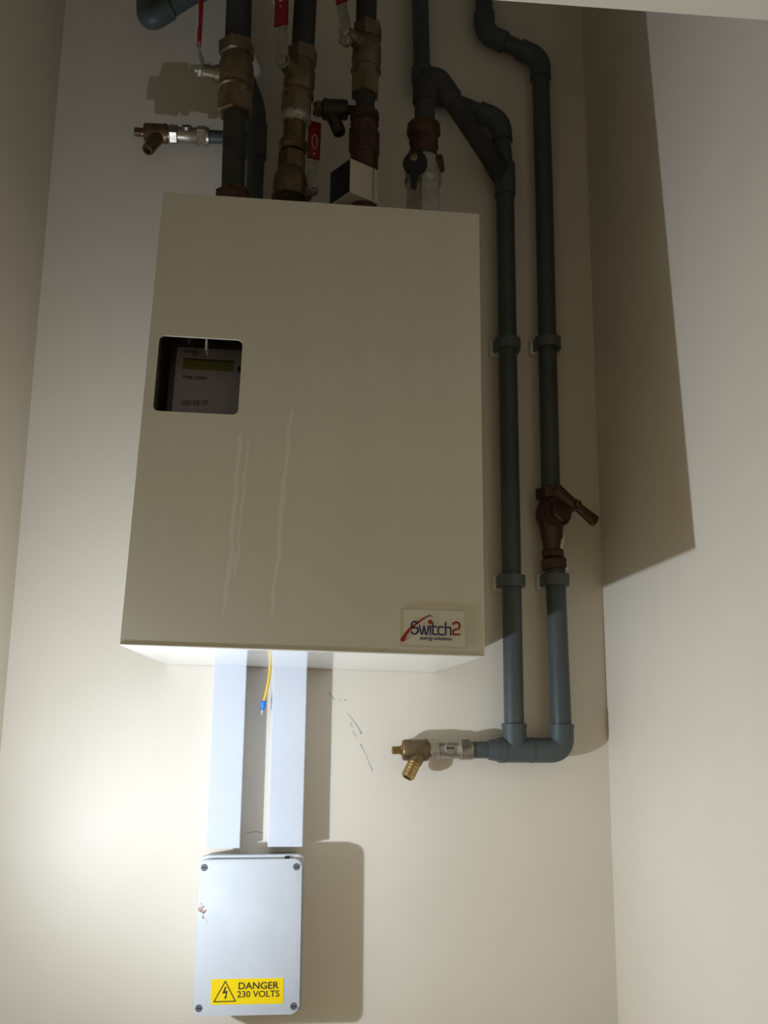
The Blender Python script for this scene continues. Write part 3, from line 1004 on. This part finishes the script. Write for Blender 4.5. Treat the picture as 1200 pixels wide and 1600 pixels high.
# lower lever behind valve B
tv = thing('ball_valve', at(488, 300, .115), 'ball valve mostly hidden behind the brass union, only its red and silver lever showing', 'valve')
hub = at(487, 296, .118)
lever(tv, hub, (.30, -.95, 0), at(492, 175, .118) - hub, .0145, .042, .055, .002, first=.012)
bm = B(); lathe(bm, hub, (-.30, .95, 0), [(0, .006), (.03, .007)], 16); obj('stem', bm, M_brass, tv)
bm = B(); lathe(bm, Vector((hub.x - .012, -.085, .566)), (0, 0, 1), [(0, .013), (.03, .018), (.06, .018), (.08, .013)], 24); obj('valve_body', bm, M_brass, tv)
M_olive = mat('blackened_brass', (.055, .042, .026), .45, .5)
drain_cock((1, 0, .03), at(489, 170, .135), 'small blackened drain cock pointing right between the second and third ball valves', M_olive, chrome=False, outl=(.34, -.1, -.9))

# --- valve C
cT, cB = ln(575, 40, 570, 150)
tp = thing('grey_pipe', at(572, 48, DV), 'grey pipe running up out of the third ball valve from the left', 'pipe')
bm = B(); tube(bm, [at(574, -70, DV), at(572, 48, DV)], .0138, 28); obj('pipe_run', bm, M_pipeshade, tp)
tp = thing('grey_pipe', at(570, 190, DV), 'short grey pipe between the third ball valve and its copper-brown union', 'pipe')
bm = B(); tube(bm, [at(571, 140, DV), at(570, 190, DV)], .0125, 28); obj('pipe_run', bm, M_pipeshade, tp)
tC, hubC = ball_valve('third brass ball valve from the left, above the cream sensor block', cT, cB, .0138, (-.74, -.66, -.05), .30, .039, M_brassl)
lever(tC, hubC, (-.52, -.85, 0), at(532, -20, DV) - at(541, 66, DV), .0135, .040, .10, .006, first=.012)
bm = B(); lathe(bm, hubC + Vector((0, .004, -.008)), (-.52, -.85, -.3), [(-.004, .008), (.004, .008), (.006, .006)], 16); obj('stop_pin', bm, M_steel, tC)
tn = thing('pipe_union', at(569, 250, DV), 'dark copper-brown union directly on top of the cream sensor block', 'pipe fitting')
bm = B()
lathe(bm, P_(570, 176), (0, 0, -1), [(0, .0150), (.002, .0185), (.009, .0190), (.011, .0165), (.014, .0168), (.018, .0185), (.021, .0165), (.026, .0165)], 30)
obj('union_collar', bm, M_copper, tn)
bm = B(); hexnut(bm, P_(569.5, 202), (0, 0, -1), .038, .0205, (1, .2, 0), ch=.003); obj('union_nut', bm, M_copper, tn, angle=20)
bm = B(); q0 = P_(569, 250); lathe(bm, q0, (0, 0, -1), [(-.004, .0180), (.01, .0180), (q0.z - .572, .0160)], 26); obj('union_tail', bm, M_copper, tn)
# cream sensor block turned on the pipe
DS = .185
p0 = at(547, 247, DS); p1 = at(547, 300, DS)
ht = (p0.z - p1.z)
pr_ = at(590, 266, DS); 
s_ = .044
ang = math.radians(33)
t = thing('sensor_block', p1, 'cream plastic cube with one black face clipped on the third pipe at the cabinet top', 'sensor')
e1 = Vector((math.cos(ang), math.sin(ang), 0)); e2 = Vector((-math.sin(ang), math.cos(ang), 0))
MX = Matrix.Translation(p1) @ Matrix(((e1.x, e2.x, 0, 0), (e1.y, e2.y, 0, 0), (0, 0, 1, 0), (0, 0, 0, 1)))
bm = B(); box(bm, (0, 0, 0), (s_, s_ * 1.02, ht), .0008, 2, M=MX); sb = obj('block_case', bm, M_cube, t)
bm = B(); box(bm, (-.0006, .0012, .0012), (.0002, s_ - .0012, ht - .0008), M=MX); obj('dark_face', bm, M_blk, t, smooth=False)
bm = B(); box(bm, (s_ * .80, -.0003, .001), (s_ * .82, .0001, ht - .001), M=MX); obj('seam', bm, M_meter, sb, smooth=False)

# --- valve D with branch
tp = thing('grey_pipe', at(664, 200, DV), 'grey branch pipe from the black-knobbed valve slanting down to the riser', 'pipe')
j = at(672, 134, DV)
e_ = V(x1, at(786, 286, DP).z)
pts = [at(663, 205, DV), at(664, 132, DV), at(686, 128, DV), e_ + Vector((-.004, 0, .012))]
bm = B(); tube(bm, bend([pts[0], at(664.5, 128, DV), pts[2] + Vector((.004, 0, -.004)), pts[3]], .018, 6), .0134, 28); obj('pipe_run', bm, M_pipeshade, tp)
bm = B()
tube(bm, bend([at(664, 160, DV), at(664.5, 127, DV), at(682, 124, DV), at(706, 158, .138)], .016, 6), .0164, 28)
obj('elbow_fitting', bm, M_pipeshade, tp); bm = B()
lathe(bm, e_ + Vector((-.008, -.003, .018)), (e_ - pts[2]), [(-.02, .0134), (-.019, .0160), (.012, .0165)], 24)
obj('coupling', bm, M_pipeshade, tp)
td = thing('ball_valve', at(662, 320, DV), 'silver valve with a round black knob and chrome screw, rightmost above the cabinet', 'valve')
bm = B()
a0_ = at(661, 252, DV)
hexnut(bm, at(661, 290, DV), (0, 0, -1), .05, .0235, (1, .35, 0), ch=.002)
lathe(bm, a0_, (0, 0, -1), [(-.004, .0175), (0, .0220), (.012, .0235), (.026, .0228), (.028, .0240), (.032, .0235), (.036, .0210)], 30)
obj('valve_body', bm, M_steel, td, angle=25)
bm = B()
lathe(bm, at(662, 194, DV), (0, 0, -1), [(0, .0165), (.003, .0215), (.014, .0222), (.018, .0195), (.022, .0175), (.050, .0175)], 28)
hexnut(bm, at(662, 214, DV), (0, 0, -1), .016, .0200, (1, .2, 0)); obj('union_nut', bm, M_copper, td, angle=25)
kd = Vector((-.35, -.93, -.05)).normalized()
kc = at(649, 256, DV + .035)
bm = B(); lathe(bm, kc - kd * .03, kd, [(0, .009), (.028, .009)], 20); obj('stem', bm, M_steel, td)
bm = B(); lathe(bm, kc - kd * .006, kd, [(0, .0125), (.003, .0150), (.010, .0155), (.013, .0138), (.0132, .006)], 30)
up_ = Vector((0, 0, 1)); sx_ = kd.cross(up_).normalized()
prism(bm, [kc + sx_ * .006 - up_ * .010, kc + sx_ * .0045 - up_ * .034, kc - sx_ * .001 - up_ * .037, kc - sx_ * .0055 - up_ * .012], kd * .006)
prism(bm, [kc + sx_ * .008 + up_ * .010, kc + sx_ * .006 + up_ * .018, kc - sx_ * .009 + up_ * .018, kc - sx_ * .010 + up_ * .010], kd * .006)
kn = obj('black_knob', bm, M_blk, td)
bm = B(); lathe(bm, kc + kd * .006 + up_ * .005, kd, [(0, .0052), (.0022, .0050), (.0030, .0036)], 20); sc = obj('knob_screw', bm, M_brassl, kn)
bm = B(); lathe(bm, a0_ + Vector((.012, -.006, -.008)), (.95, -.25, .1), [(0, .0115), (.012, .0115), (.014, .0095)], 20); obj('side_cap', bm, M_copper, td)
